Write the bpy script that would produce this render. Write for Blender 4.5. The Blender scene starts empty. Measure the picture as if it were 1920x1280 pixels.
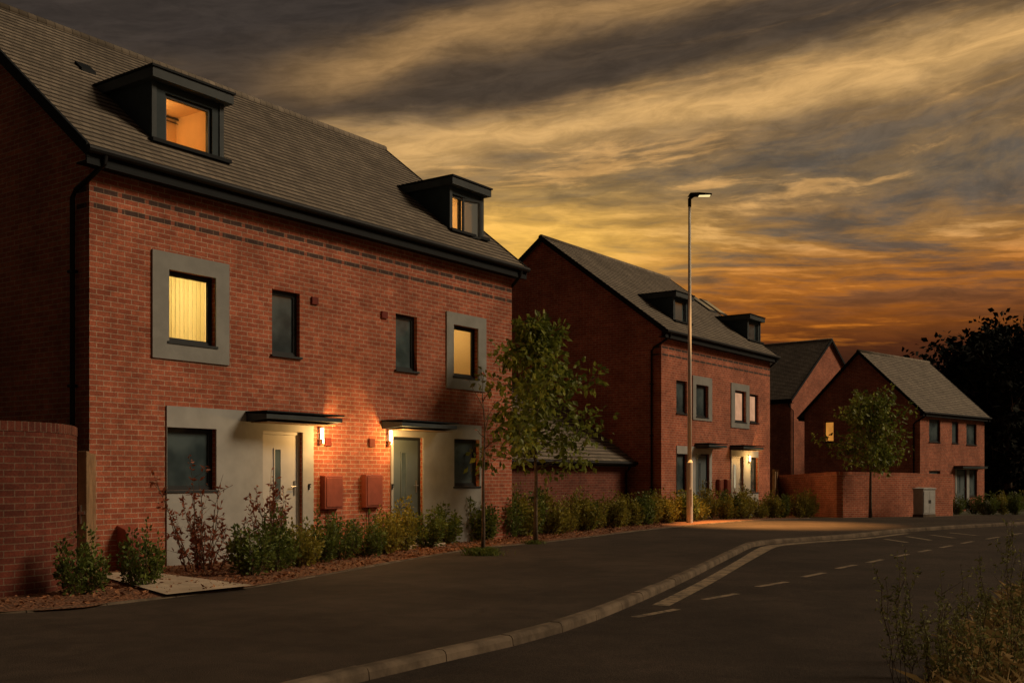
import bpy, bmesh, math, random
from mathutils import Vector, Matrix
R=math.radians
F=2000.0; HZ=893.0; CX=960.0; EYE=1.35
col=bpy.context.scene.collection
random.seed(7)

def lin(r,g,b):
    f=lambda c:(c/12.92 if c<=0.04045 else ((c+0.055)/1.055)**2.4)
    return (f(r/255.),f(g/255.),f(b/255.),1)

# ------------------------------------------------------------------ helpers
def tag(o,label=None,cat=None,group=None,kind=None):
    if label: o['label']=label
    if cat: o['category']=cat
    if group: o['group']=group
    if kind: o['kind']=kind
    return o
def empty(name,loc,rz=0,scale=1):
    o=bpy.data.objects.new(name,None); col.objects.link(o)
    o.location=loc; o.rotation_euler=(0,0,rz); o.scale=(scale,)*3
    o.empty_display_size=.2
    return o
class MB:
    def __init__(s): s.v=[]; s.f=[]; s.uv={}
    def poly(s,pts,uv=None):
        n=len(s.v); s.v+=[tuple(p) for p in pts]; s.f.append(tuple(range(n,n+len(pts))))
        if uv: s.uv[len(s.f)-1]=uv
    def mbox(s,M,u0,u1,w0,w1,z0,z1):
        n=len(s.v)
        for z in (z0,z1):
            for (u,w) in ((u0,w0),(u1,w0),(u1,w1),(u0,w1)): s.v.append(tuple(M(u,w,z)))
        for q in ((0,3,2,1),(4,5,6,7),(0,1,5,4),(1,2,6,5),(2,3,7,6),(3,0,4,7)):
            s.f.append(tuple(n+i for i in q))
    def box(s,x0,x1,y0,y1,z0,z1): s.mbox(lambda u,w,z:(u,w,z),x0,x1,y0,y1,z0,z1)
    def tube(s,pts,rads,n=8,cap=True):
        pts=[Vector(p) for p in pts]
        if not hasattr(rads,'__len__'): rads=[rads]*len(pts)
        rings=[]
        up=Vector((0,0,1))
        for i,p in enumerate(pts):
            a=pts[max(0,i-1)]; b=pts[min(len(pts)-1,i+1)]
            d=(b-a)
            if d.length<1e-6: d=Vector((0,0,1))
            d.normalize()
            x=d.cross(up)
            if x.length<.05: x=d.cross(Vector((1,0,0)))
            x.normalize(); y=d.cross(x)
            k=len(s.v)
            for j in range(n):
                t=2*math.pi*j/n
                s.v.append(tuple(p+(x*math.cos(t)+y*math.sin(t))*rads[i]))
            rings.append(k)
        for a,b in zip(rings,rings[1:]):
            for j in range(n):
                s.f.append((a+j,a+(j+1)%n,b+(j+1)%n,b+j))
        if cap:
            s.f.append(tuple(rings[0]+j for j in range(n))[::-1]); s.f.append(tuple(rings[-1]+j for j in range(n)))
    def prism(s,M,poly,w0,w1):
        n=len(s.v); m=len(poly)
        for w in (w0,w1):
            for (u,z) in poly: s.v.append(tuple(M(u,w,z)))
        s.f.append(tuple(n+i for i in range(m))); s.f.append(tuple(n+m+i for i in range(m))[::-1])
        for i in range(m):
            j=(i+1)%m; s.f.append((n+i,n+m+i,n+m+j,n+j))
    def build(s,name,mat,parent=None,smooth=False,recalc=True,bevel=0):
        me=bpy.data.meshes.new(name); me.from_pydata(s.v,[],s.f)
        if s.uv:
            ul=me.uv_layers.new(name='UVMap')
            for fi,uvs in s.uv.items():
                p=me.polygons[fi]
                for li,uv in zip(p.loop_indices,uvs): ul.data[li].uv=uv
        if recalc:
            bm=bmesh.new(); bm.from_mesh(me); bmesh.ops.recalc_face_normals(bm,faces=bm.faces); bm.to_mesh(me); bm.free()
        if smooth:
            for p in me.polygons: p.use_smooth=True
        me.materials.append(mat)
        o=bpy.data.objects.new(name,me); col.objects.link(o)
        if parent: o.parent=parent
        if bevel:
            b=o.modifiers.new('bev','BEVEL'); b.width=bevel; b.segments=2; b.limit_method='ANGLE'
        return o

# ------------------------------------------------------------------ materials
def newmat(name):
    m=bpy.data.materials.new(name); m.use_nodes=True
    nt=m.node_tree; nt.nodes.clear()
    out=nt.nodes.new('ShaderNodeOutputMaterial'); b=nt.nodes.new('ShaderNodeBsdfPrincipled')
    nt.links.new(b.outputs[0],out.inputs[0])
    return m,nt,b,out
def nd(nt,t,**kw):
    n=nt.nodes.new(t)
    for k,v in kw.items(): setattr(n,k,v)
    return n
def setin(nt,sock,v):
    if hasattr(v,'links') or isinstance(v,bpy.types.NodeSocket): nt.links.new(v,sock)
    else: sock.default_value=v
def mth(nt,op,a,b=None,c=None):
    n=nd(nt,'ShaderNodeMath',operation=op)
    setin(nt,n.inputs[0],a)
    if b is not None: setin(nt,n.inputs[1],b)
    if c is not None: setin(nt,n.inputs[2],c)
    return n.outputs[0]
def mix(nt,fac,a,b,mode='MIX'):
    n=nd(nt,'ShaderNodeMix',data_type='RGBA',blend_type=mode)
    setin(nt,n.inputs[0],fac); setin(nt,n.inputs[6],a); setin(nt,n.inputs[7],b)
    return n.outputs[2]
def mapr(nt,v,a,b,c=0.,d=1.,smooth=True):
    n=nd(nt,'ShaderNodeMapRange',interpolation_type='SMOOTHSTEP' if smooth else 'LINEAR')
    setin(nt,n.inputs[0],v); n.inputs[1].default_value=a; n.inputs[2].default_value=b; n.inputs[3].default_value=c; n.inputs[4].default_value=d
    return n.outputs[0]
def noise(nt,vec,scale,detail=4,rough=.55,dist=0):
    n=nd(nt,'ShaderNodeTexNoise'); n.inputs['Scale'].default_value=scale; n.inputs['Detail'].default_value=detail
    n.inputs['Roughness'].default_value=rough; n.inputs['Distortion'].default_value=dist
    if vec is not None: nt.links.new(vec,n.inputs['Vector'])
    return n
def bump(nt,b,h,strength,dist):
    n=nd(nt,'ShaderNodeBump'); n.inputs['Strength'].default_value=strength; n.inputs['Distance'].default_value=dist
    nt.links.new(h,n.inputs['Height']); nt.links.new(n.outputs[0],b.inputs['Normal'])
def grey3(nt,k):
    g=nd(nt,'ShaderNodeCombineXYZ')
    for i in range(3): nt.links.new(k,g.inputs[i])
    return g.outputs[0]
def simple(name,c,rough=.6,var=.15,scale=6,metal=0,bmp=0,coord='Object',spec=.5):
    m,nt,b,out=newmat(name)
    tc=nd(nt,'ShaderNodeTexCoord')
    n=noise(nt,tc.outputs[coord],scale,5,.6)
    f=mapr(nt,n.outputs[0],.3,.7,0,1)
    dk=tuple(x*(1-var) for x in c[:3])+(1,); lt=tuple(min(1,x*(1+var)) for x in c[:3])+(1,)
    nt.links.new(mix(nt,f,dk,lt),b.inputs['Base Color'])
    b.inputs['Roughness'].default_value=rough; b.inputs['Metallic'].default_value=metal
    b.inputs['Specular IOR Level'].default_value=spec
    if bmp:
        n2=noise(nt,tc.outputs[coord],scale*12,3)
        bump(nt,b,n2.outputs[0],bmp,.004)
    return m
def brick(name,c1,c2,mort,bands=(),uv=False,var=.3):
    m,nt,b,out=newmat(name)
    tc=nd(nt,'ShaderNodeTexCoord')
    sep=nd(nt,'ShaderNodeSeparateXYZ')
    if uv:
        nt.links.new(tc.outputs['UV'],sep.inputs[0]); u=sep.outputs[0]; z=sep.outputs[1]
    else:
        nt.links.new(tc.outputs['Object'],sep.inputs[0])
        u=mth(nt,'ADD',sep.outputs[0],sep.outputs[1]); z=sep.outputs[2]
    cmb=nd(nt,'ShaderNodeCombineXYZ'); nt.links.new(u,cmb.inputs[0]); nt.links.new(z,cmb.inputs[1])
    def bt(a,c,mo):
        t=nd(nt,'ShaderNodeTexBrick'); t.offset=.5; t.squash=1
        nt.links.new(cmb.outputs[0],t.inputs['Vector'])
        t.inputs['Color1'].default_value=a; t.inputs['Color2'].default_value=c; t.inputs['Mortar'].default_value=mo
        t.inputs['Scale'].default_value=1; t.inputs['Mortar Size'].default_value=.0068; t.inputs['Mortar Smooth'].default_value=.25
        t.inputs['Brick Width'].default_value=.225; t.inputs['Row Height'].default_value=.075
        return t
    t=bt(c1,c2,mort)
    n=noise(nt,cmb.outputs[0],1.1,5,.6); n2=noise(nt,cmb.outputs[0],40,3,.6); n3=noise(nt,cmb.outputs[0],7,3,.6)
    colr=t.outputs['Color']
    if bands:
        msk=None
        for zb in bands:
            i=mth(nt,'MULTIPLY',mth(nt,'GREATER_THAN',z,zb),mth(nt,'LESS_THAN',z,zb+.076))
            msk=i if msk is None else mth(nt,'MAXIMUM',msk,i)
        msk=mth(nt,'MULTIPLY',msk,mth(nt,'LESS_THAN',sep.outputs[1],.3))
        saw=mth(nt,'FRACT',mth(nt,'DIVIDE',u,.45))
        dsel=mth(nt,'ADD',mth(nt,'MULTIPLY',mth(nt,'GREATER_THAN',saw,.15),.62),.27)
        dk=mix(nt,t.outputs['Fac'],(.045,.039,.038,1),tuple(x*.4 for x in mort[:3])+(1,))
        colr=mix(nt,mth(nt,'MULTIPLY',msk,dsel),colr,dk)
    k=mth(nt,'MULTIPLY',mapr(nt,n.outputs[0],.25,.75,1-var,1+var*.6),mapr(nt,n2.outputs[0],.25,.75,.75,1.2))
    k=mth(nt,'MULTIPLY',k,mapr(nt,n3.outputs[0],.3,.7,.84,1.14))
    colr=mix(nt,1.0,colr,grey3(nt,k),'MULTIPLY')
    nt.links.new(colr,b.inputs['Base Color']); b.inputs['Roughness'].default_value=.85
    b.inputs['Specular IOR Level'].default_value=.25
    inv=mth(nt,'SUBTRACT',1.0,t.outputs['Fac'])
    bump(nt,b,mth(nt,'ADD',inv,mth(nt,'MULTIPLY',n2.outputs[0],.5)),.35,.006)
    return m
def leafmat(name,ca,cb,rough=.55,tr_=.3):
    m,nt,b,out=newmat(name)
    g=nd(nt,'ShaderNodeNewGeometry'); tc=nd(nt,'ShaderNodeTexCoord')
    n=noise(nt,tc.outputs['Object'],2.2,2)
    f=mth(nt,'ADD',mth(nt,'MULTIPLY',g.outputs['Random Per Island'],.6),mapr(nt,n.outputs[0],.3,.7,0,.4))
    cc=mix(nt,f,ca,cb)
    nt.links.new(cc,b.inputs['Base Color']); b.inputs['Roughness'].default_value=rough
    b.inputs['Specular IOR Level'].default_value=.3
    tr=nd(nt,'ShaderNodeBsdfTranslucent'); nt.links.new(cc,tr.inputs[0])
    ms=nd(nt,'ShaderNodeMixShader'); ms.inputs[0].default_value=tr_
    nt.links.new(b.outputs[0],ms.inputs[1]); nt.links.new(tr.outputs[0],ms.inputs[2]); nt.links.new(ms.outputs[0],out.inputs[0])
    return m
def emit(name,c,st,var=0,scale=8):
    m=bpy.data.materials.new(name); m.use_nodes=True; nt=m.node_tree; nt.nodes.clear()
    o=nt.nodes.new('ShaderNodeOutputMaterial'); e=nt.nodes.new('ShaderNodeEmission')
    if var:
        tc=nd(nt,'ShaderNodeTexCoord'); n=noise(nt,tc.outputs['Object'],scale,3)
        nt.links.new(mix(nt,mapr(nt,n.outputs[0],.3,.7),tuple(x*(1-var) for x in c[:3])+(1,),c),e.inputs[0])
    else: e.inputs[0].default_value=c
    e.inputs[1].default_value=st
    nt.links.new(e.outputs[0],o.inputs[0]); return m

BR1=(.49,.145,.077,1); BR2=(.345,.092,.051,1); MORT=(.50,.345,.245,1)
BANDS=(68*.075,71*.075)
m_brick=brick('brick_red',BR1,BR2,MORT,BANDS)
m_brick_plain=brick('brick_red_plain',BR1,BR2,MORT)
m_brick_garage_shade=brick('brick_garage_shade',(.20,.055,.034,1),(.14,.038,.025,1),(.22,.14,.10,1))  # darker brick: the nearest house's shadow is put into the colour
m_brick_wall_shade=brick('brick_wall_shade',(.165,.040,.024,1),(.11,.027,.018,1),(.18,.11,.075,1),uv=True)  # darkened brick copy, shade at the left edge put into the colour
m_cop_shade=brick('brick_coping_shade',(.16,.042,.025,1),(.10,.026,.018,1),(.18,.11,.08,1),uv=True)  # coping of the curved wall, same shade painted into its colour
m_brick_far=brick('brick_wall_far',(.50,.145,.075,1),(.36,.095,.052,1),(.50,.34,.23,1),uv=True)
m_render=simple('render_panel',(.385,.39,.375,1),.8,.10,2.5,bmp=.15,spec=.2)
m_stone=simple('surround_stone',(.29,.295,.28,1),.8,.10,3,bmp=.1,spec=.2)
m_slate=simple('dormer_cladding',(.036,.052,.060,1),.7,.12,3,spec=.2)
m_slate2=simple('canopy_grey',(.052,.064,.070,1),.65,.15,4,spec=.25)
m_frame=simple('window_frame',(.026,.033,.038,1),.5,.1,5,spec=.3)
m_black=simple('gutter_black',(.010,.011,.013,1),.55,.15,5,spec=.2)
m_fascia=simple('fascia',(.012,.015,.018,1),.7,.1,5,spec=.15)
m_metr=simple('meter_red',(.27,.07,.045,1),.55,.12,6,spec=.3)
m_pipe=simple('pipe_dark',(.10,.035,.025,1),.6,.12,6,spec=.2)
m_vent=simple('vent_red',(.17,.03,.02,1),.7,.12,6,spec=.2)
m_door=simple('door_pale',(.48,.48,.46,1),.5,.06,3,spec=.3)
m_door2=simple('door_blue_grey',(.115,.15,.16,1),.5,.06,3,spec=.3)
m_steel=simple('steel',(.5,.48,.44,1),.3,.1,8,metal=.9)
m_wood=simple('fence_wood',(.24,.155,.085,1),.8,.3,4,bmp=.3,spec=.2)
m_room=simple('room_plaster',(.80,.66,.44,1),.9,.05,2)
m_room_tint=simple('room_plaster_lamp_tint',(.82,.56,.28,1),.9,.08,1.5)  # orange tint of the lamplight put into the wall colour
m_pole=simple('lamp_pole_steel',(.78,.74,.66,1),.7,.06,3,spec=.2)
m_cab=simple('cabinet_grey',(.46,.46,.44,1),.5,.12,4,bmp=.1)
m_bark=simple('bark',(.13,.092,.065,1),.9,.35,14,bmp=.6,spec=.2)
m_kerb=simple('kerb_concrete',(.135,.103,.072,1),.9,.42,3.2,bmp=.6,spec=.2)
m_path=simple('path_concrete',(.48,.39,.29,1),.85,.2,2,bmp=.3,spec=.2)
m_em_lamp=emit('lamp_glow',(1,.74,.38,1),9)
m_em_street=emit('street_lamp_glow',(1,.78,.36,1),1.1)
m_em_pink=emit('lit_blind',(.80,.42,.23,1),.75,.25,3)
m_em_or=emit('lit_window_orange',(.85,.33,.055,1),.75,.3,1.5)
m_em_pale=emit('lit_door_glass',(.75,.62,.38,1),.7,.3,3)

def roofmat(name,gt):
    m,nt,b,out=newmat(name)
    tc=nd(nt,'ShaderNodeTexCoord'); sep=nd(nt,'ShaderNodeSeparateXYZ'); nt.links.new(tc.outputs['Object'],sep.inputs[0])
    cmb=nd(nt,'ShaderNodeCombineXYZ'); nt.links.new(sep.outputs[0],cmb.inputs[0]); nt.links.new(mth(nt,'ADD',sep.outputs[1],.25),cmb.inputs[1])
    t=nd(nt,'ShaderNodeTexBrick'); t.offset=.5
    nt.links.new(cmb.outputs[0],t.inputs['Vector'])
    t.inputs['Color1'].default_value=(.28,.236,.182,1); t.inputs['Color2'].default_value=(.185,.157,.123,1); t.inputs['Mortar'].default_value=(.06,.05,.04,1)
    t.inputs['Scale'].default_value=1; t.inputs['Mortar Size'].default_value=.006; t.inputs['Brick Width'].default_value=.165; t.inputs['Row Height'].default_value=gt
    n=noise(nt,cmb.outputs[0],.9,6,.65)
    k=mapr(nt,n.outputs[0],.25,.75,.76,1.16)
    nt.links.new(mix(nt,1.0,t.outputs['Color'],grey3(nt,k),'MULTIPLY'),b.inputs['Base Color'])
    b.inputs['Roughness'].default_value=.8; b.inputs['Specular IOR Level'].default_value=.25
    return m
def glass_dark():
    m,nt,b,out=newmat('dark_glass')
    tc=nd(nt,'ShaderNodeTexCoord'); n=noise(nt,tc.outputs['Object'],1.3,3)
    nt.links.new(mix(nt,mapr(nt,n.outputs[0],.35,.65),(.036,.056,.064,1),(.105,.145,.155,1)),b.inputs['Base Color'])  # raised blue-grey base tones stand in for reflections on the panes
    b.inputs['Roughness'].default_value=.05; b.inputs['IOR'].default_value=1.7
    return m
m_glass=glass_dark()
def glass_thin(name,tint,refl,diff=0):
    m=bpy.data.materials.new(name); m.use_nodes=True; nt=m.node_tree; nt.nodes.clear()
    o=nt.nodes.new('ShaderNodeOutputMaterial'); a=nt.nodes.new('ShaderNodeBsdfTransparent'); g=nt.nodes.new('ShaderNodeBsdfDiffuse' if diff else 'ShaderNodeBsdfGlossy')
    if diff: g.inputs[0].default_value=(.34,.37,.37,1)
    else: g.inputs['Roughness'].default_value=.03
    a.inputs[0].default_value=tint
    ms=nt.nodes.new('ShaderNodeMixShader'); ms.inputs[0].default_value=refl
    nt.links.new(a.outputs[0],ms.inputs[1]); nt.links.new(g.outputs[0],ms.inputs[2]); nt.links.new(ms.outputs[0],o.inputs[0]); return m
m_clear=glass_thin('clear_glass',(.93,.95,.92,1),.04)
m_reflect_pale=glass_thin('painted_reflection_glass',(.8,.8,.76,1),.85,1)  # pale grey diffuse paints a reflection onto the open sash
def blindmat():
    m=bpy.data.materials.new('blind_fabric'); m.use_nodes=True; nt=m.node_tree; nt.nodes.clear()
    o=nt.nodes.new('ShaderNodeOutputMaterial'); a=nt.nodes.new('ShaderNodeBsdfTranslucent'); d=nt.nodes.new('ShaderNodeBsdfDiffuse')
    g=nd(nt,'ShaderNodeNewGeometry')
    c=mix(nt,g.outputs['Random Per Island'],(.74,.68,.40,1),(.92,.86,.56,1))
    nt.links.new(c,a.inputs[0]); nt.links.new(c,d.inputs[0])
    ms=nt.nodes.new('ShaderNodeMixShader'); ms.inputs[0].default_value=.25
    nt.links.new(a.outputs[0],ms.inputs[1]); nt.links.new(d.outputs[0],ms.inputs[2]); nt.links.new(ms.outputs[0],o.inputs[0]); return m
m_blind=blindmat()
m_blind_edge=simple('blind_edge',(.30,.24,.10,1),.9,.05,4)

def asphalt(name,c,patch=.35):
    m,nt,b,out=newmat(name)
    tc=nd(nt,'ShaderNodeTexCoord'); v=tc.outputs['Object']
    n1=noise(nt,v,.35,5,.6); n2=noise(nt,v,90,2,.6); n3=noise(nt,v,2.5,4,.6,.8)
    k=mth(nt,'MULTIPLY',mapr(nt,n1.outputs[0],.3,.7,1-patch,1+patch),mapr(nt,n2.outputs[0],.3,.7,.45,1.55))
    k=mth(nt,'MULTIPLY',k,mapr(nt,n3.outputs[0],.3,.7,.8,1.2))
    nt.links.new(mix(nt,1.0,c,grey3(nt,k),'MULTIPLY'),b.inputs['Base Color'])
    b.inputs['Roughness'].default_value=.85; b.inputs['Specular IOR Level'].default_value=.25
    bump(nt,b,n2.outputs[0],.8,.008)
    return m
m_road=asphalt('road_asphalt',(.036,.026,.019,1),.4)
m_pave=asphalt('pavement_asphalt',(.044,.032,.023,1),.33)
def mulch():
    m,nt,b,out=newmat('mulch')
    tc=nd(nt,'ShaderNodeTexCoord'); v=tc.outputs['Object']
    vo=nd(nt,'ShaderNodeTexVoronoi'); vo.inputs['Scale'].default_value=28; nt.links.new(v,vo.inputs['Vector'])
    n=noise(nt,v,3,4)
    c=mix(nt,vo.outputs['Color'],(.12,.048,.024,1),(.34,.15,.07,1))
    nt.links.new(mix(nt,mapr(nt,n.outputs[0],.35,.7,0,.5),c,(.09,.05,.028,1)),b.inputs['Base Color']); b.inputs['Roughness'].default_value=.9
    bump(nt,b,vo.outputs['Distance'],.8,.03)
    return m
m_mulch=mulch()
m_chip=leafmat('bark_chips',(.11,.045,.022,1),(.46,.21,.10,1),.85,.1)
m_soil=simple('yard_grass',(.06,.06,.03,1),.95,.4,1.5,bmp=.6)
m_verge=simple('verge_soil',(.10,.075,.036,1),.95,.4,3,bmp=.6)
def paint():
    m,nt,b,out=newmat('road_paint')
    tc=nd(nt,'ShaderNodeTexCoord'); v=tc.outputs['Object']
    n=noise(nt,v,7,6,.7); n2=noise(nt,v,60,2)
    f=mth(nt,'MULTIPLY',mapr(nt,n.outputs[0],.36,.58),mapr(nt,n2.outputs[0],.25,.5,.5,1))
    nt.links.new(mix(nt,f,(.06,.047,.033,1),(.30,.225,.138,1)),b.inputs['Base Color']); b.inputs['Roughness'].default_value=.7
    return m
m_paint=paint()
m_leaf=leafmat('leaf_tree',(.060,.098,.016,1),(.34,.37,.065,1),.5,.38)
m_leaf2=leafmat('leaf_shrub',(.04,.075,.016,1),(.25,.30,.06,1))
m_leafy=leafmat('leaf_shrub_yellow',(.11,.12,.022,1),(.50,.43,.075,1))
m_leafr=leafmat('leaf_red',(.13,.045,.025,1),(.46,.15,.08,1))
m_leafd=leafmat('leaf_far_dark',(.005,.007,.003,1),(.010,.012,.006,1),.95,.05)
m_weed=leafmat('leaf_weed',(.09,.10,.03,1),(.34,.33,.11,1),.7)
m_grass=leafmat('grass_blade',(.15,.105,.04,1),(.52,.36,.15,1),.8,.4)
m_tuft=leafmat('grass_tuft',(.05,.085,.015,1),(.20,.24,.05,1),.7)

# ------------------------------------------------------------------ terrain functions
def zf(y): return -.02*min(max(0,y-33),42)
def gp(px,py,z=0):
    Y=F*(EYE-z)/(py-HZ); return ((px-CX)/F*Y,Y)
def resample(pts,n,smooth=True):
    P=[Vector((p[0],p[1],0)) for p in pts]
    Q=[P[0]*2-P[1]]+P+[P[-1]*2-P[-2]]
    dense=[]; out=[]
    for i in range(1,len(Q)-2):
        for j in range(24):
            t=j/24.
            if smooth:
                a,b,c,d=Q[i-1:i+3]
                dense.append(.5*((2*b)+(-a+c)*t+(2*a-5*b+4*c-d)*t*t+(-a+3*b-3*c+d)*t**3))
            else: dense.append(Q[i].lerp(Q[i+1],t))
    dense.append(P[-1])
    L=[0]
    for a,b in zip(dense,dense[1:]): L.append(L[-1]+(b-a).length)
    k=0
    for i in range(n):
        s=L[-1]*i/(n-1)
        while k<len(L)-2 and L[k+1]<s: k+=1
        f=(s-L[k])/max(1e-9,L[k+1]-L[k]); out.append(dense[k].lerp(dense[k+1],min(1,f)))
    return out
def ribbon(name,A,B,n,m,zo,mat,kind='structure'):
    a=resample(A,n,False); b=resample(B,n,False); mb=MB()
    for i in range(n):
        for j in range(m+1):
            p=a[i].lerp(b[i],j/m); mb.v.append((p.x,p.y,zf(p.y)+zo))
    for i in range(n-1):
        for j in range(m):
            q=i*(m+1)+j; mb.f.append((q,q+1,q+m+2,q+m+1))
    o=mb.build(name,mat,None,recalc=False)
    bm=bmesh.new(); bm.from_mesh(o.data)
    for f in bm.faces:
        f.normal_update()
        if f.normal.z<0: f.normal_flip()
    bm.to_mesh(o.data); bm.free()
    tag(o,kind=kind); return o

RZ=-.085
K=[(-7.8,-3.2),(-4.4,2.3),(-1.47,6.98),(-.91,7.89),(.40,9.93),(1.92,13.7),(3.6,18.4),(4.75,21.6),(5.3,22.6),(6.4,23.7),(8.07,25.2),(10.3,27.8),(15.2,31.8),(24,37.5),(45,47)]
Ks=[(p.x,p.y) for p in resample(K,160)]
V=[(-3.4,-3.2),(-.3,2.0),(2.74,6.98),(4.05,9.4),(6.3,13),(10.5,18.4),(18,24),(30,30),(52,37)]
Vs=[(p.x,p.y) for p in resample(V,100)]
Bd=[(-11,9.3),(-5.04,10.5),(-4.14,11.5),(-3.3,12.7),(-2.52,14.8),(-.79,19.7),(.77,22.1),(4.84,29.3),(10.1,36)]
B2=[(-11,13),(-7,13.4),(-6.0,14.6),(-3,18.95),(0,23.15),(1.6,28),(4.62,33.0),(7.0,36.5),(10.6,41)]
Bs=[(p.x,p.y) for p in resample(Bd,80)]
Bfull=Bs+[(11.7,37.3),(14.2,38.9),(17.2,41.3),(24,45),(45,56)]
mb=MB()
ys=[-60,-20,0,20,33,40,50,60,75,110,200,400]; xs=[-400,-150,-60,-20,0,20,60,150,400]
for y in ys:
    for x in xs: mb.v.append((x,y,zf(y)-.2))
nx=len(xs)
for i in range(len(ys)-1):
    for j in range(nx-1):
        q=i*nx+j; mb.f.append((q,q+1,q+nx+1,q+nx))
tag(mb.build('ground',m_soil,recalc=False),kind='structure')
ribbon('road',Ks,Vs,160,12,RZ,m_road)
ribbon('pavement',Ks,Bfull,160,12,0,m_pave)
ribbon('planting_bed',Bs,B2,90,6,.02,m_mulch)
ribbon('yard',Bfull,[(-40,9),(-40,15),(-40,30),(-40,60),(-30,85),(0,100),(40,110)],120,24,-.012,m_soil)
ribbon('verge',Vs,[(8,-8),(12,0),(20,5),(30,10),(60,20)],100,10,-.015,m_verge)

def stones(name,path,w0,w1,zt,zb,step,mat):
    mb=MB(); P=[Vector((p[0],p[1],0)) for p in path]
    n=int(sum((b-a).length for a,b in zip(P,P[1:]))/step)
    S=resample(path,n+1,False)
    for i in range(n):
        a=S[i];b=S[i+1]; d=(b-a).normalized()
        d0=((b-S[max(0,i-1)])).normalized(); d1=(S[min(n,i+2)]-a).normalized()
        n0=Vector((d0.y,-d0.x,0)); n1=Vector((d1.y,-d1.x,0))
        a2=a+d*.005;b2=b-d*.005
        prof=[(w0,zb),(w0,zt),(w1-.035,zt),(w1-.012,zt-.012),(w1,zt-.035),(w1+.012,zb)]
        q=len(mb.v)
        jz=random.uniform(-.004,.004)
        for (p,nv) in ((a2,n0),(b2,n1)):
            for (w,z) in prof:
                r=p+nv*w; mb.v.append((r.x,r.y,zf(r.y)+z+jz))
        m=len(prof)
        for j in range(m-1): mb.f.append((q+j,q+j+1,q+m+j+1,q+m+j))
        mb.f.append(tuple(q+j for j in range(m))); mb.f.append(tuple(q+m+j for j in range(m))[::-1])
    o=mb.build(name,mat); tag(o,kind='structure'); return o
stones('kerb',Ks,-.02,.10,.006,-.16,.9,m_kerb)
stones('bed_edging',Bs,-.03,.02,.02,-.05,.9,m_kerb)
def sheet(name,pts,zo,mat,kind='structure'):
    mb=MB(); mb.poly([(x,y,zf(y)+zo) for x,y in pts]); o=mb.build(name,mat,recalc=False)
    if o.data.polygons[0].normal.z<0: o.data.flip_normals()
    tag(o,kind=kind); return o
sheet('path',[gp(175,1082),gp(262,1076),gp(476,1104),gp(312,1122)],.05,m_path)
zr_=RZ+.004
def strip(pts,w,zo=zr_,n=None):
    L=sum(math.dist(a,b) for a,b in zip(pts,pts[1:])); n=n or max(2,int(L/.4))
    S=resample(pts,n,False); mb=MB()
    for i,p in enumerate(S):
        d=(S[min(n-1,i+1)]-S[max(0,i-1)]).normalized(); ww=w if not callable(w) else w(i/(n-1)); nn=Vector((d.y,-d.x,0))*ww/2
        for q in (p-nn,p+nn): mb.v.append((q.x,q.y,zf(q.y)+zo))
    for i in range(n-1): mb.f.append((2*i,2*i+1,2*i+3,2*i+2))
    o=mb.build('road_marking',m_paint,recalc=False); tag(o,kind='structure'); return o
KK=[Vector((p[0],p[1],0)) for p in Ks]; el=[]
for i,p in enumerate(KK):
    if 11.7<p.y<27.5:
        d=(KK[i+1]-KK[i-1]).normalized(); nn=Vector((d.y,-d.x,0)); r=p+nn*.40; el.append((r.x,r.y))
strip(el,lambda u:.20+.10*math.exp(-((u-.62)/.2)**2))
for a,b in (((1190,1156),(1270,1141)),((1320,1123),(1382,1112)),((1420,1099),(1475,1090)),((1505,1081),(1545,1073)),((1570,1065),(1604,1058)),((1627,1054),(1655,1048)),((1680,1043),(1702,1038)),((1724,1034),(1744,1030)),((1764,1026),(1784,1022)),((1804,1018),(1824,1014)),((1850,1010),(1872,1006)),((1890,1003),(1915,999))):
    strip([gp(*a,zr_),gp(*b,zr_)],.10)
for a,b in (((1660,1010),(1700,1016)),((1700,1005),(1745,1012)),((1745,1002),(1790,1008)),((1780,998),(1830,1003))):
    strip([gp(*a,zr_),gp(*b,zr_)],.12)

# ------------------------------------------------------------------ vegetation helpers
def leaf(mb,p,d,size,rnd,wid=.5):
    d=d.normalized(); s=d.cross(Vector((rnd.uniform(-1,1),rnd.uniform(-1,1),rnd.uniform(-1,1))))
    if s.length<.01: s=Vector((1,0,0))
    s.normalize(); n=d.cross(s)
    k=len(mb.v); w=size*wid*.5
    mb.v+= [tuple(p),tuple(p+d*size*.45+s*w+n*size*.08),tuple(p+d*size),tuple(p+d*size*.45-s*w+n*size*.08)]
    mb.f.append((k,k+1,k+2,k+3))
def rv(rnd):
    while True:
        v=Vector((rnd.uniform(-1,1),rnd.uniform(-1,1),rnd.uniform(-1,1)))
        if .05<v.length<1: return v
def shrub_meshes(seed,w,h,nl,ls,mat):
    rnd=random.Random(seed); lb=MB(); sb=MB()
    shoots=[]
    for i in range(24):
        a=rnd.uniform(0,6.28); r=rnd.uniform(.1,1)**.6*w*.5; hh=h*(1-.5*(r/(w*.5))**2)*rnd.uniform(.62,1.15)
        top=Vector((math.cos(a)*r,math.sin(a)*r,hh)); base=Vector((math.cos(a)*r*.25,math.sin(a)*r*.25,0))
        mid=base.lerp(top,.5)+Vector((math.cos(a),math.sin(a),0))*r*.3
        shoots.append((base,mid,top)); sb.tube([base,mid,top],[.007,.004,.002],4,False)
    for i in range(nl):
        b,m,t=rnd.choice(shoots); u=rnd.uniform(.1,1)**.85
        p=(b.lerp(m,u*2) if u<.5 else m.lerp(t,u*2-1))
        o=rv(rnd); p=p+o*w*.115
        d=(o+Vector((0,0,.35))+Vector((p.x,p.y,0))*.8)
        leaf(lb,p,d,ls*rnd.uniform(.6,1.25),rnd,.62)
    return lb,sb
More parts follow.
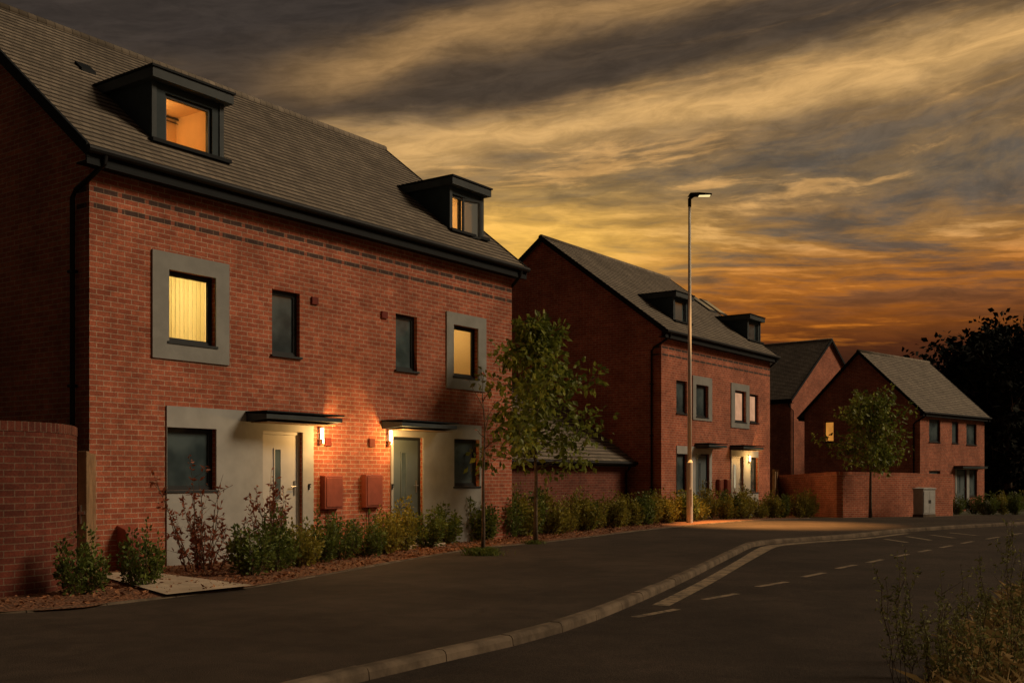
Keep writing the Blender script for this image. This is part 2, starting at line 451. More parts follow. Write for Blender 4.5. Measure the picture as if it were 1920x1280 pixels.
def shrub_proto(name,seed,w,h,nl,ls,mat):
    lb,sb=shrub_meshes(seed,w,h,nl,ls,mat)
    r=empty(name,(0,0,0)); lb.build('foliage',mat,r,recalc=False); sb.build('stem',m_bark,r)
    return r
def copy_tree(o,parent=None):
    c=o.copy(); col.objects.link(c)
    if parent: c.parent=parent
    for ch in list(o.children): copy_tree(ch,c)
    return c
def tree(name,loc,h,cb,cr,nb,nl,ls,mleaf,seed,tr=.05,spread=.13,up=.6,mbark=None,lean=(0,0),prof=None,var=(.5,1.3)):
    rnd=random.Random(seed); root=empty(name,loc); tb=MB(); lb=MB()
    prof=prof or (lambda u: (math.sin(math.pi*min(1,max(0,u))**.75)*.9+.12))
    tp=[]
    for i in range(8):
        u=i/7; tp.append(Vector((lean[0]*u*h+rnd.gauss(0,.012)*h*u*.5,lean[1]*u*h+rnd.gauss(0,.012)*h*u*.5,u*h*.93)))
    tb.tube(tp,[tr*(1.25 if i==0 else 1)*(1-.85*i/7) for i in range(8)],8)
    def tat(z):
        u=min(.999,max(0,z/(h*.93)))*7; i=int(u); return tp[i].lerp(tp[i+1],u-i)
    clusters=[]
    for i in range(nb):
        u=(i+rnd.random())/nb; z=cb+(h*.9-cb)*u
        a=i*2.4+rnd.uniform(-.5,.5); L=cr*prof(u)*rnd.uniform(*var)
        d=Vector((math.cos(a),math.sin(a),up*(.5+u)*rnd.uniform(.4,1.4))); p0=tat(z)
        pts=[p0]
        for k in range(1,5):
            pts.append(pts[-1]+(d+rv(rnd)*.22)*L/4)
        r0=tr*.42*(1-.6*u); tb.tube(pts,[r0,r0*.8,r0*.6,r0*.4,r0*.2],5,False)
        wgt=rnd.uniform(.5,1)
        for k in range(1,5):
            clusters.append((pts[k],wgt*k/4))
            for q in range(2):
                e=pts[k]+(d*.5+rv(rnd)).normalized()*L*rnd.uniform(.18,.42)
                tb.tube([pts[k],pts[k].lerp(e,.5)+rv(rnd)*.02*L,e],[r0*.3,r0*.22,r0*.1],4,False)
                clusters.append((e,wgt)); clusters.append((pts[k].lerp(e,.5),.7*wgt))
    clusters.append((tp[-1],1)); clusters.append((tp[-2],.8))
    for i in range(nl):
        c,wgt=rnd.choice(clusters)
        if rnd.random()>wgt+.15: continue
        o=rv(rnd); p=c+o*cr*spread
        d=o+Vector((0,0,-.35))+rv(rnd)*.5
        leaf(lb,p,d,ls*rnd.uniform(.6,1.2),rnd,.66)
    tb.build('trunk',mbark or m_bark,root,smooth=True,recalc=False); lb.build('crown',mleaf,root,recalc=False)
    return root
def stem_plant(name,loc,h,w,ns,nl,ls,mleaf,seed,side=True,bare=.0,sr=1,low=1,hmin=.5):
    rnd=random.Random(seed); root=empty(name,loc); sb=MB(); lb=MB()
    for i in range(ns):
        a=rnd.uniform(0,6.28); r=rnd.uniform(.2,1)*w*.5; hh=h*(1 if i==0 else rnd.uniform(hmin,.9))
        if i==0: r*=.4
        d=Vector((math.cos(a),math.sin(a),0)); pts=[Vector((0,0,0))+d*r*.35]
        for k in range(1,6): pts.append(d*(r*(.35+.65*(k/5)**1.2))+Vector((rnd.gauss(0,.018),rnd.gauss(0,.018),hh*k/5)))
        sb.tube(pts,[q*sr for q in (.006,.0055,.005,.004,.003,.0015)],4,False)
        segs=[(pts[k],pts[k+1]) for k in range(low,5)]
        if side:
            for k in range(1,5):
                e=pts[k]+(d*rnd.uniform(-.6,1)+rv(rnd)*.8+Vector((0,0,.8))).normalized()*hh*.18
                sb.tube([pts[k],e],[.003*sr,.0012*sr],4,False); segs.append((pts[k],e))
        for j in range(nl):
            s=rnd.choice(segs); u=rnd.random(); p=s[0].lerp(s[1],u)
            if p.z/h<bare*rnd.random(): continue
            leaf(lb,p+rv(rnd)*.02,rv(rnd)+Vector((0,0,.2)),ls*rnd.uniform(.5,1.25),rnd,.45)
    sb.build('stem',m_bark,root,recalc=False); lb.build('foliage',mleaf,root,recalc=False)
    return root

# ------------------------------------------------------------------ houses
class Frame:
    def __init__(s,X,Y,z0,th):
        s.X,s.Y,s.z0=X,Y,z0; s.d=(math.sin(th),math.cos(th)); s.n=(-math.cos(th),math.sin(th)); s.rz=math.pi/2-th
    def sz(s,px,py,t=0):
        k=(px-CX)/F; X0=s.X+t*s.n[0]; Y0=s.Y+t*s.n[1]
        a=-(X0-k*Y0)/(s.d[0]-k*s.d[1]); Yp=Y0+a*s.d[1]
        return a,EYE+(HZ-py)/F*Yp-s.z0
    def rect(s,x0,y0,x1,y1,t=0):
        a,za=s.sz(x0,y0,t); b,zb=s.sz(x1,y1,t); return (a,b,zb,za)
    def w(s,u,t,z): return (s.X+u*s.d[0]+t*s.n[0],s.Y+u*s.d[1]+t*s.n[1],s.z0+z)
MF=lambda t0:(lambda u,w,z:(u,t0+w,z))
ML=lambda u,w,z:(w,u,z)
def grid_wall(mb,u0,u1,v0,v1,holes,M,rev=.1,edges=0):
    us=sorted(set([u0,u1]+[min(max(h[i],u0),u1) for h in holes for i in (0,1)])); vs=sorted(set([v0,v1]+[min(max(h[i],v0),v1) for h in holes for i in (2,3)]))
    for a,b in zip(us,us[1:]):
        for c,d in zip(vs,vs[1:]):
            x,y=(a+b)/2,(c+d)/2
            if any(h[0]<x<h[1] and h[2]<y<h[3] for h in holes): continue
            mb.poly([M(a,0,c),M(b,0,c),M(b,0,d),M(a,0,d)])
    for h in holes:
        a,b,c,d=h
        mb.poly([M(a,0,c),M(a,0,d),M(a,rev,d),M(a,rev,c)]); mb.poly([M(b,0,c),M(b,rev,c),M(b,rev,d),M(b,0,d)])
        mb.poly([M(a,0,c),M(a,rev,c),M(b,rev,c),M(b,0,c)]); mb.poly([M(a,0,d),M(b,0,d),M(b,rev,d),M(a,rev,d)])
    if edges:
        a,b,c,d=u0,u1,v0,v1
        mb.poly([M(a,0,c),M(a,edges,c),M(a,edges,d),M(a,0,d)]); mb.poly([M(b,0,c),M(b,0,d),M(b,edges,d),M(b,edges,c)])
        mb.poly([M(a,0,c),M(b,0,c),M(b,edges,c),M(a,edges,c)]); mb.poly([M(a,0,d),M(a,edges,d),M(b,edges,d),M(b,0,d)])
def room(parent,M,u0,u1,w0,w1,z0,z1,mat=None):
    mb=MB(); c=lambda u,w,z:M(u,w,z)
    mb.poly([c(u0,w1,z0),c(u1,w1,z0),c(u1,w1,z1),c(u0,w1,z1)])
    mb.poly([c(u0,w0,z0),c(u0,w1,z0),c(u0,w1,z1),c(u0,w0,z1)]); mb.poly([c(u1,w0,z0),c(u1,w1,z0),c(u1,w1,z1),c(u1,w0,z1)])
    mb.poly([c(u0,w0,z0),c(u1,w0,z0),c(u1,w1,z0),c(u0,w1,z0)]); mb.poly([c(u0,w0,z1),c(u0,w1,z1),c(u1,w1,z1),c(u1,w0,z1)])
    return mb.build('room_lining',mat or m_room,parent,recalc=False)
def plight(name,loc,e,c,r=.05,parent=None):
    l=bpy.data.lights.new(name,'POINT'); l.energy=e; l.color=c; l.shadow_soft_size=r
    o=bpy.data.objects.new(name,l); col.objects.link(o); o.location=loc
    if parent: o.parent=parent
    return o
def window(root,M,r,kind='dark',rev=.075,fw=.05,sill=True,mull=(),label=None,energy=22):
    u0,u1,z0,z1=r; fr=MB(); a,b=rev,rev+.065
    fr.mbox(M,u0,u0+fw,a,b,z0,z1); fr.mbox(M,u1-fw,u1,a,b,z0,z1)
    fr.mbox(M,u0+fw,u1-fw,a,b,z0,z0+fw); fr.mbox(M,u0+fw,u1-fw,a,b,z1-fw,z1)
    g=fw+.022
    for (p,q,c,d) in ((u0+fw,u0+g,z0+fw,z1-fw),(u1-g,u1-fw,z0+fw,z1-fw),(u0+g,u1-g,z0+fw,z0+g),(u0+g,u1-g,z1-g,z1-fw)):
        fr.mbox(M,p,q,a+.012,b-.012,c,d)
    for m in mull: fr.mbox(M,u0+(u1-u0)*m-.03,u0+(u1-u0)*m+.03,a+.004,b-.004,z0+fw,z1-fw)
    w=fr.build('window',m_frame,root)
    if label: w['label']=label
    pm={'dark':m_glass,'lit':m_clear,'blind':m_clear,'pink':m_em_pink,'orange':m_em_or,'pale':m_em_pale}[kind]
    pn=MB(); wp=rev+.035; pu1=u1-fw
    pn.poly([M(u0+fw,wp,z0+fw),M(pu1,wp,z0+fw),M(pu1,wp,z1-fw),M(u0+fw,wp,z1-fw)])
    pn.build('pane',pm,w,recalc=False)
    if sill:
        sb=MB(); sb.mbox(M,u0-.03,u1+.03,-.045,rev,z0-.035,z0-.001); sb.build('sill',m_frame,w)
    if kind=='blind':
        bb=MB(); ed=MB(); n=10; st=(u1-u0-2*fw)/n
        for i in range(n):
            x=u0+fw+st*i; bb.poly([M(x,b+.07,z0),M(x+st*.92,b+.04,z0),M(x+st*.92,b+.04,z1),M(x,b+.07,z1)])
            ed.poly([M(x+st*.9,b+.036,z0),M(x+st*1.02,b+.075,z0),M(x+st*1.02,b+.075,z1),M(x+st*.9,b+.036,z1)])
        bo=bb.build('vertical_blind',m_blind,w,recalc=False); ed.build('blind_edge',m_blind_edge,w,recalc=False)
    if kind in('lit','blind'):
        room(w,M,u0-.7,u1+.5,b+.1 if kind=='blind' else b+.02,2.3,z0-.8,z1+.35)
        p=M((u0+u1)/2+.15,.95 if kind=='lit' else 1.25,z1+.05 if kind=='lit' else (z0+z1)/2+.3)
        plight('room_light',p,energy,(1,.64,.24) if kind=='lit' else (1,.78,.36),.08,root)
    return w
def door(root,M,r,mat,glaz=m_glass,hside=1,label=None):
    u0,u1,z0,z1=r; fr=MB(); a=.07
    fr.mbox(M,u0,u0+.05,a-.02,a+.05,z0,z1); fr.mbox(M,u1-.05,u1,a-.02,a+.05,z0,z1); fr.mbox(M,u0+.05,u1-.05,a-.02,a+.05,z1-.05,z1)
    fr.mbox(M,u0+.05,u1-.05,-.04,a+.05,z0-.03,z0+.02)
    fr.build('door_frame',m_frame if mat is m_door2 else m_door,root)
    d=MB(); d.mbox(M,u0+.053,u1-.053,a,a+.045,z0+.025,z1-.053)
    o=d.build('door',mat,root,bevel=.004)
    if label:o['label']=label
    c=u0+(u1-u0)*.45; hw=.06; g=MB(); g.mbox(M,c-hw,c+hw,a-.006,a+.002,z0+.85,z1-.30)
    g.build('glazing',glaz,o)
    t=MB()
    for (p,q,e,f) in ((c-hw-.025,c-hw-.001,z0+.825,z1-.275),(c+hw+.001,c+hw+.025,z0+.825,z1-.275),(c-hw-.001,c+hw+.001,z0+.825,z0+.849),(c-hw-.001,c+hw+.001,z1-.299,z1-.275)): t.mbox(M,p,q,a-.012,a+.003,e,f)
    t.build('trim',mat,o)
    h=MB(); hu=(u1-.11) if hside>0 else (u0+.11)
    h.mbox(M,hu-.018,hu+.018,a-.012,a+.002,z0+.92,z0+1.16); h.tube([M(hu,a-.05,z0+1.06),M(hu-.11*hside,a-.05,z0+1.06)],.01,6); h.tube([M(hu,a,z0+1.06),M(hu,a-.055,z0+1.06)],.01,6)
    h.build('handle',m_steel,o)
    l=MB(); l.mbox(M,c-.13,c+.13,a-.014,a+.002,z0+.66,z0+.72); l.build('letterbox',m_steel,o)
    return o
def canopy(root,u0,u1,z0,z1,p):
    mb=MB()
    mb.prism(lambda u,w,z:(w,u,z),[(-p,z0+.02),(-p,z1-.03),(-.001,z1),(-.001,z0-.02)],u0,u1)
    o=mb.build('canopy',m_slate2,root)
    t=MB(); t.box(u0-.02,u1+.02,-p-.03,-.003,z1+.002,z1+.025); t.build('flashing',m_fascia,o)
    s=MB(); s.box(u0+.06,u1-.06,-p+.05,-.06,z0-.034,z0-.024); s.build('soffit',m_wood,o)
    return o
def wall_lamp(root,u,z,e):
    mb=MB(); mb.box(u-.03,u+.03,-.03,-.001,z-.06,z+.06); mb.box(u-.012,u+.012,-.06,-.031,z-.13,z+.16); mb.tube([(u,-.09,z-.13),(u,-.09,z-.05)],.036,10); mb.tube([(u,-.09,z+.14),(u,-.09,z+.16)],.04,10)
    o=mb.build('wall_lamp',m_steel,root); o['label']='lit porch wall lamp'
    g=MB(); g.tube([(u,-.09,z-.048),(u,-.09,z+.138)],.028,10); g.build('lamp_shade',m_em_lamp,o)
    if e: plight('porch_light',(u,-.46,z-.02),e,(1,.54,.17),.06,root)
def meter(root,r):
    u0,u1,z0,z1=r; mb=MB(); mb.box(u0,u1,-.12,-.001,z0,z1); o=mb.build('meter_box',m_metr,root,bevel=.012)
    d=MB(); d.box(u0+.035,u1-.035,-.132,-.121,z0+.04,z1-.04); d.build('meter_door',m_metr,o,bevel=.004)
    p=MB(); p.tube([((u0+u1)/2-.06,-.03,0),((u0+u1)/2-.06,-.03,z0+.02)],.011,6); p.build('pipe',m_pipe,o)
def dormer(root,tf,s0,s1,zt,wr,ze,p,kind,sash=False,label=None,energy=18,over=.1,lc=(1,.50,.14)):
    zr=lambda t: ze+(t+.25)*p
    zb=zr(tf)-.06; te=(zt-ze)/p-.25
    b=MB(); grid_wall(b,s0,s1,zb,zt,[wr],MF(tf),.09)
    for s in (s0,s1): b.poly([(s,tf,zb),(s,tf,zt),(s,te,zt),(s,te,zr(te)-.06)])
    o=b.build('dormer',m_slate,root)
    if label:o['label']=label
    for x0,x1 in ((s0-.015,s0+.07),(s1-.07,s1+.015)):
        c=MB(); c.box(x0,x1,tf-.02,tf-.002,zb,zt); c.build('corner_trim',m_slate2,o)
    sl=MB(); sl.box(s0-over,s1+over,tf-.16,te+.3,zt,zt+.15); sl.build('dormer_roof',m_slate2,o)
    cp=MB(); cp.box(s0-over-.025,s1+over+.025,tf-.185,te+.33,zt+.152,zt+.185); cp.build('roof_edge',m_fascia,o)
    fl=MB(); fl.box(s0-.08,s1+.08,tf-.14,tf-.003,zb+.02,zb+.075); fl.build('lead_apron',m_fascia,o)
    M=MF(tf); u0,u1,z0,z1=wr; fw=.05
    fr=MB(); a,bb=.04,.105
    fr.mbox(M,u0,u0+fw,a,bb,z0,z1); fr.mbox(M,u1-fw,u1,a,bb,z0,z1); fr.mbox(M,u0+fw,u1-fw,a,bb,z0,z0+fw); fr.mbox(M,u0+fw,u1-fw,a,bb,z1-fw,z1)
    if sash: fr.mbox(M,u0+(u1-u0)*.42-.03,u0+(u1-u0)*.42+.03,a+.004,bb-.004,z0+fw,z1-fw)
    fr.mbox(M,u0-.04,u1+.04,-.05,a,z0-.035,z0-.001)
    fr.build('window_frame',m_frame,o)
    pn=MB(); ue=u1-fw if not sash else u0+(u1-u0)*.42
    pn.poly([M(u0+fw,.07,z0+fw),M(ue,.07,z0+fw),M(ue,.07,z1-fw),M(u0+fw,.07,z1-fw)]); pn.build('pane',m_glass if kind=='dark' else m_clear,o,recalc=False)
    if kind!='dark':
        if sash:
            th=R(24); um=u0+(u1-u0)*.44; L=u1-fw-um
            S=lambda u,ww,z:M(um+math.cos(th)*u-math.sin(th)*ww,.02-math.sin(th)*u-math.cos(th)*ww,z)
            sb=MB()
            sb.mbox(S,0,.045,0,.04,z0+.03,z1-.03); sb.mbox(S,L-.045,L,0,.04,z0+.03,z1-.03); sb.mbox(S,.045,L-.045,0,.04,z0+.03,z0+.075); sb.mbox(S,.045,L-.045,0,.04,z1-.075,z1-.03)
            so=sb.build('open_sash',m_frame,o); so['label']='window sash standing open'
            q=MB(); q.poly([S(.045,.02,z0+.075),S(L-.045,.02,z0+.075),S(L-.045,.02,z1-.075),S(.045,.02,z1-.075)]); q.build('sash_pane',m_reflect_pale,o,recalc=False)
        room(o,M,s0+.04,s1-.04,.115,te-tf-.02,zb+.02,zt-.02,m_room_tint if not sash else m_room)
        plight('room_light',((s0+s1)/2-.2,tf+.75,zt-.35),energy,lc,.06,root)
    return o
def roof(root,W,D,ze,zr,cuts,name='roof',ov=.2):
    half=D/2; run=half+.25; p=(zr-ze)/run; n=int(round(math.hypot(run,zr-ze)/.165)); gt=run/n
    mt=roofmat('roof_tiles',gt); mb=MB(); q=.022
    for side in (0,1):
        T=(lambda t:t) if side==0 else (lambda t:D-t)
        for i in range(n):
            ta=-.25+gt*i; tb=ta+gt; za=ze+(ta+.25)*p; zb=ze+(tb+.25)*p
            segs=[(-ov,W+ov)]
            if side==0:
                for (c0,c1,t0,t1) in cuts:
                    if ta>t0 and tb<t1:
                        ns=[]
                        for a,b in segs: ns+= [(a,min(b,c0)),(max(a,c1),b)]
                        segs=[g for g in ns if g[1]-g[0]>.01]
            for a,b in segs:
                mb.poly([(a,T(ta),za+q),(b,T(ta),za+q),(b,T(tb),zb+.004),(a,T(tb),zb+.004)])
                mb.poly([(a,T(ta),za-.006),(b,T(ta),za-.006),(b,T(ta),za+q),(a,T(ta),za+q)])
                mb.poly([(a,T(ta),za-.07),(b,T(ta),za-.07),(b,T(tb),zb-.07),(a,T(tb),zb-.07)])
    o=mb.build(name,mt,root,recalc=False)
    r=MB(); r.tube([(-ov-.01,half,zr-.03),(W+ov+.01,half,zr-.03)],.10,10); r.build('ridge',mt,o,smooth=True)
    return o,p
def house(name,fr,label,W,D,zs,ze,zr,holesF=(),holesL=(),dorms=(),mbrick=None,base=-1.0,pipes='LR'):
    root=empty(name,(fr.X,fr.Y,fr.z0),fr.rz); tag(root,label,'house')
    p=(zr-ze)/(D/2+.25)
    wb=MB()
    grid_wall(wb,0,W,base,zs+.12,list(holesF),MF(0),.10)
    grid_wall(wb,0,D,base,zs,list(holesL),ML,.10)
    zc=ze+.25*p-.08
    wb.poly([(0,0,zs),(0,D,zs),(0,D,zc),(0,D/2,zr-.085),(0,0,zc)])
    wb.poly([(W,0,base),(W,D,base),(W,D,zc),(W,D/2,zr-.085),(W,0,zc)])
    wb.poly([(0,D,base),(W,D,base),(W,D,zs+.12),(0,D,zs+.12)])
    wb.build('wall',mbrick or m_brick,root,recalc=False)
    cuts=[(d['s0']+.03,d['s1']-.03,d['tf']+.02,(d['zt']-ze)/p-.25-.03) for d in dorms if d['kind']!='dark']
    ro,p=roof(root,W,D,ze,zr,cuts)
    for d in dorms: dormer(root,d['tf'],d['s0'],d['s1'],d['zt'],d['wr'],ze,p,d['kind'],d.get('sash',False),d.get('label'),d.get('energy',18),lc=d.get('lc',(1,.5,.14)))
    for (t0,t1,tg) in ((-.25,-.222,-.29),(D+.222,D+.25,D+.29)):
        f=MB(); f.box(-.2,W+.2,t0,t1,zs-.04,ze-.008); s0,s1=(t1,.0) if t0<0 else (D,t0); f.box(-.198,W+.198,s0-.002 if t0>0 else s0,s1 if t0>0 else s1-.002,zs-.015,zs+.01); f.build('fascia',m_fascia,root)
        g=MB(); g.tube([(-.21,tg,ze-.055),(W+.21,tg,ze-.055)],.058,10); g.build('gutter',m_black,root,smooth=False)
    for s in (-.2,W+.165):
        for side in (0,1):
            T=(lambda t:t) if side==0 else (lambda t:D-t)
            b=MB(); b.prism(lambda u,w,z:(w,T(u),z),[(-.26,ze-.16),(-.26,ze+.03),(D/2,zr+.03),(D/2,zr-.16)],s-.012,s+.035)
            b.build('bargeboard',m_fascia,root)
    for c in pipes:
        sx=-.07 if c=='L' else W+.07; s2=.06 if c=='L' else W-.06
        q=MB(); q.tube([(s2,-.29,ze-.09),(s2,-.27,ze-.2),(s2*.5+sx*.5,-.05,ze-.36),(sx,.22,ze-.52),(sx,.3,ze-.62),(sx,.3,2.5),(sx,.3,base)],.036,8)
        for zz in (1.0,2.6,4.2): q.box(sx-.05,sx+.05,.25,.35,zz,zz+.04)
        q.build('downpipe',m_black,root)
    return root,p
def plate(root,name,r,holes,th,mat):
    mb=MB(); grid_wall(mb,r[0],r[1],r[2],r[3],holes,MF(-th),th-.001,edges=th-.001)
    return mb.build(name,mat,root)

TH=math.atan2(1420,F)
M0=MF(0)
# ---------- HOUSE 1
f1=Frame(-5.88,14.84,0,TH); W1=10.15; D1=7.8
w_s1=f1.rect(315,505,403,650); w_n1=f1.rect(510,541,562,670); w_n2=f1.rect(742,587,782,697); w_s2=f1.rect(849,608,895,710)
g_1=f1.rect(311,800,404,918); g_2=f1.rect(850,822,898,911)
g_1=(g_1[0]+.005,)+g_1[1:]
d_1=f1.rect(491,807,566,1000); d_1=(d_1[0],d_1[1],.12,d_1[3]); d_2=f1.rect(736,818,792,960); d_2=(d_2[0],d_2[1],.12,d_2[3])
holes1=[w_s1,w_n1,w_n2,w_s2,g_1,g_2,d_1,d_2]
ze1,zr1=5.87,9.19; tf=.5
a0,_=f1.sz(285,290,tf); a1,_=f1.sz(417,325,tf); b0,_=f1.sz(843,355,tf); b1,_=f1.sz(905,470,tf)
dw1=f1.rect(310,174,398,298,tf); dw2=f1.rect(845,362,894,455,tf)
_,zt1=f1.sz(285,150,tf)
dorm1=[dict(tf=tf,s0=a0,s1=a1,zt=zt1,wr=dw1,kind='lit',label='dormer with a closed window lit orange',energy=7.5,lc=(1,.62,.24)),
       dict(tf=tf,s0=b0,s1=b1,zt=zt1,wr=(dw2[0],dw2[1],dw2[2],min(dw2[3],zt1-.06)),kind='lit',sash=True,label='dormer with a lit window standing open',energy=7.5,lc=(1,.60,.26))]
h1,p1=house('brick_house',f1,'nearest and largest red brick house pair, with two lit dormers and glowing porch lamps',W1,D1,5.66,ze1,zr1,holes1,[],dorm1)
pl=f1.rect(311,760,586,1000)
plate(h1,'render_panel',(pl[0],pl[1],-.4,pl[3]),[g_1,(d_1[0],d_1[1],-.5,d_1[3])],.025,m_render)
pr0=d_2[0]-.06; pr1=f1.sz(900,800)[0]+.02
plate(h1,'render_panel',(pr0,pr1,-.4,pl[3]),[g_2,(d_2[0],d_2[1],-.5,d_2[3])],.025,m_render)
plate(h1,'window_surround',f1.rect(284,467,428,685),[w_s1],.03,m_stone)
plate(h1,'window_surround',f1.rect(836,583,910,735),[w_s2],.03,m_stone)
window(h1,M0,w_s1,'blind',label='first floor window with lit yellow vertical blinds',energy=40)
window(h1,M0,w_n1,'dark'); window(h1,M0,w_n2,'dark')
window(h1,M0,w_s2,'lit',label='first floor window showing a yellow lit room',energy=12)
window(h1,M0,g_1,'dark'); window(h1,M0,g_2,'dark')
door(h1,M0,d_1,m_door,hside=1,label='pale front door under the left canopy'); door(h1,M0,d_2,m_door2,hside=1,label='blue grey front door under the right canopy')
for d in (d_1,d_2):
    st=MB(); st.box(d[0]-.1,d[1]+.1,-.5,-.03,-.3,.085); st.build('doorstep',m_path,h1,bevel=.01)
def can_span(f,xl,xr): return f.sz(xl,800,0)[0],f.sz(xr,800,-.5)[0]
c1=can_span(f1,460,642); c2=can_span(f1,716,857)
canopy(h1,c1[0],c1[1],2.25,2.37,.5); canopy(h1,c2[0],c2[1],2.25,2.37,.5)
l1=f1.sz(602,818); l2=f1.sz(726,821)
wall_lamp(h1,l1[0]-.06,l1[1],40); wall_lamp(h1,l2[0],l2[1],40)
meter(h1,f1.rect(600,891,634,953)); meter(h1,f1.rect(677,889,709,950))
for r in ((583,556,595,572),(714,583,725,598),(608,820,619,836),(691,822,701,838)):
    q=f1.rect(*r); v=MB(); v.box(q[0],q[1],-.035,-.001,q[2],q[3]); v.build('vent_cover',m_vent,h1,bevel=.006)
for px in (577,733):
    u,z=f1.sz(px,912); b=MB(); b.box(u-.012,u+.004,-.045,-.026,z-.05,z+.05); b.box(u+.004,u+.04,-.045,-.026,z+.028,z+.048); b.box(u+.004,u+.03,-.045,-.026,z-.01,z+.008); b.build('door_number',m_black,h1)
q=f1.rect(218,980,243,1072); v=MB(); v.prism(lambda u,w,z:(w,u,z),[(-.28,-.1),(-.28,.5),(-.2,.6),(-.001,.66),(-.001,-.1)],q[0],q[1]); o=v.build('ground_meter_box',m_metr,h1,bevel=.015)
for px,py in ((160,137),):
    t=2.4; s,z=f1.sz(px,py,t); zz=ze1+(t+.25)*p1; v=MB(); v.mbox(lambda u,w,z:(u,w,z+(w-t)*p1),s-.13,s+.13,t-.1,t+.1,zz+.01,zz+.06); v.build('roof_vent',m_fascia,h1)

# ---------- HOUSE 2
f2=Frame(4.62,33.0,0,TH); W2=8.8; D2=8.7
e=[f2.rect(1268,712,1288,776),f2.rect(1304,720,1327,783),f2.rect(1377,731,1398,792),f2.rect(1406,738,1422,793)]
gl=f2.rect(1268,850,1288,922); gr=f2.rect(1406,857,1421,922)
d1=f2.rect(1303,850,1329,930); d1=(d1[0],d1[1],.1,d1[3]); d2=f2.rect(1371,855,1393,930); d2=(d2[0],d2[1],.1,d2[3])
tf2=.5; q0,_=f2.sz(1262,600,tf2); q1,_=f2.sz(1291,600,tf2); r0,_=f2.sz(1401,600,tf2); r1,_=f2.sz(1425,600,tf2)
_,zt2=f2.sz(1262,556,tf2)
w2a=f2.rect(1266,561,1286,610,tf2); w2b=f2.rect(1404,603,1421,648,tf2)
fixw=lambda w,s0,s1,zt:(max(w[0],s0+.08),min(w[1],s1-.08),w[2],min(w[3],zt-.07))
dorm2=[dict(tf=tf2,s0=q0,s1=q1,zt=zt2,wr=fixw(w2a,q0,q1,zt2),kind='dark'),dict(tf=tf2,s0=r0,s1=r1,zt=zt2,wr=fixw(w2b,r0,r1,zt2),kind='dark')]
sA=f2.rect(1298,703,1334,790); sB=f2.rect(1370,717,1404,804)
e[1]=(max(e[1][0],sA[0]+.1),min(e[1][1],sA[1]-.1))+e[1][2:]
h2,p2=house('brick_house',f2,'brick house pair beyond the street lamp, with two unlit dormers and a dark gable',W2,D2,5.66,5.87,9.3,e+[gl,gr,d1,d2],[],dorm2)
plate(h2,'window_surround',sA,[e[1]],.03,m_stone); plate(h2,'window_surround',sB,[e[2]],.03,m_stone)
zp=f2.sz(1268,835)[1]
plate(h2,'render_panel',(gl[0],d1[1]+.2,-.5,zp),[gl,(d1[0],d1[1],-.6,d1[3])],.025,m_render)
plate(h2,'render_panel',(d2[0]-.06,gr[1],-.5,zp),[gr,(d2[0],d2[1],-.6,d2[3])],.025,m_render)
window(h2,M0,e[0],'dark'); window(h2,M0,e[1],'dark')
window(h2,M0,e[2],'pink',label='first floor window with a pale lit blind'); window(h2,M0,e[3],'pink',label='narrow first floor window with a pale lit blind')
window(h2,M0,gl,'dark'); window(h2,M0,gr,'dark')
door(h2,M0,d1,m_door2); door(h2,M0,d2,m_door,glaz=m_em_pale,label='pale front door with lit glass')
c=can_span(f2,1303,1363); canopy(h2,c[0],c[1],2.3,2.42,.5); c=can_span(f2,1369,1432); canopy(h2,c[0],c[1],2.3,2.42,.5)
l=f2.sz(1407,862,0)
wall_lamp(h2,l[0]-.25,l[1],34)
meter(h2,f2.rect(1343,898,1351,925)); meter(h2,f2.rect(1357,898,1365,925))
for (px,py) in ((1318,600),(1338,592)):
    t=2.6; s,z=f2.sz(px,py,t)
    M=lambda u,w,zz:(u,w,5.87+(w+.25)*p2+zz)
    v=MB(); v.mbox(M,s-.35,s+.35,t-.45,t+.45,.02,.07); o=v.build('skylight',m_frame,h2); v=MB(); v.mbox(M,s-.28,s+.28,t-.38,t+.38,.072,.078); v.build('pane',m_glass,o)

# ---------- GARAGE between
gf=Frame(*f2.w(-7.2,1.1,0)[:2],0,TH); GW=7.14; zg=1.78
gr_=empty('garage',(gf.X,gf.Y,0),gf.rz); tag(gr_,'low brick garage with a tiled lean-to roof between the two house pairs','garage')
b=MB(); b.box(0,GW,0,5,-.6,zg); b.build('wall',m_brick_garage_shade,gr_)
rb=MB(); pg=.70; gt=.15; n=27
for i in range(n):
    ta=-.25+gt*i; tb=ta+gt; za=zg+.02+(ta+.25)*pg; zb=za+gt*pg
    rb.poly([(-.2,ta,za+.026),(GW,ta,za+.026),(GW,tb,zb+.004),(-.2,tb,zb+.004)]); rb.poly([(-.2,ta,za-.02),(GW,ta,za-.02),(GW,ta,za+.026),(-.2,ta,za+.026)])
te=-.25+gt*n; zz=zg+.02+gt*n*pg
rb.poly([(-.2,te,zz),(GW,te,zz),(GW,te,0),(-.2,te,0)]); rb.poly([(-.2,-.25,zg),(-.2,te,zz),(-.2,te,0),(-.2,0,0)])
rb.build('roof',roofmat('garage_tiles',gt),gr_,recalc=False)
g=MB(); g.tube([(-.2,-.29,zg-.02),(GW-.02,-.29,zg-.02)],.055,8); g.build('gutter',m_black,gr_)
g=MB(); g.box(-.2,GW-.01,-.25,-.22,zg-.12,zg+.02); g.build('fascia',m_fascia,gr_)
g=MB(); g.tube([(GW-.3,-.27,zg-.05),(GW-.3,-.07,zg-.3),(GW-.3,-.06,-.5)],.036,8); g.build('downpipe',m_black,gr_)

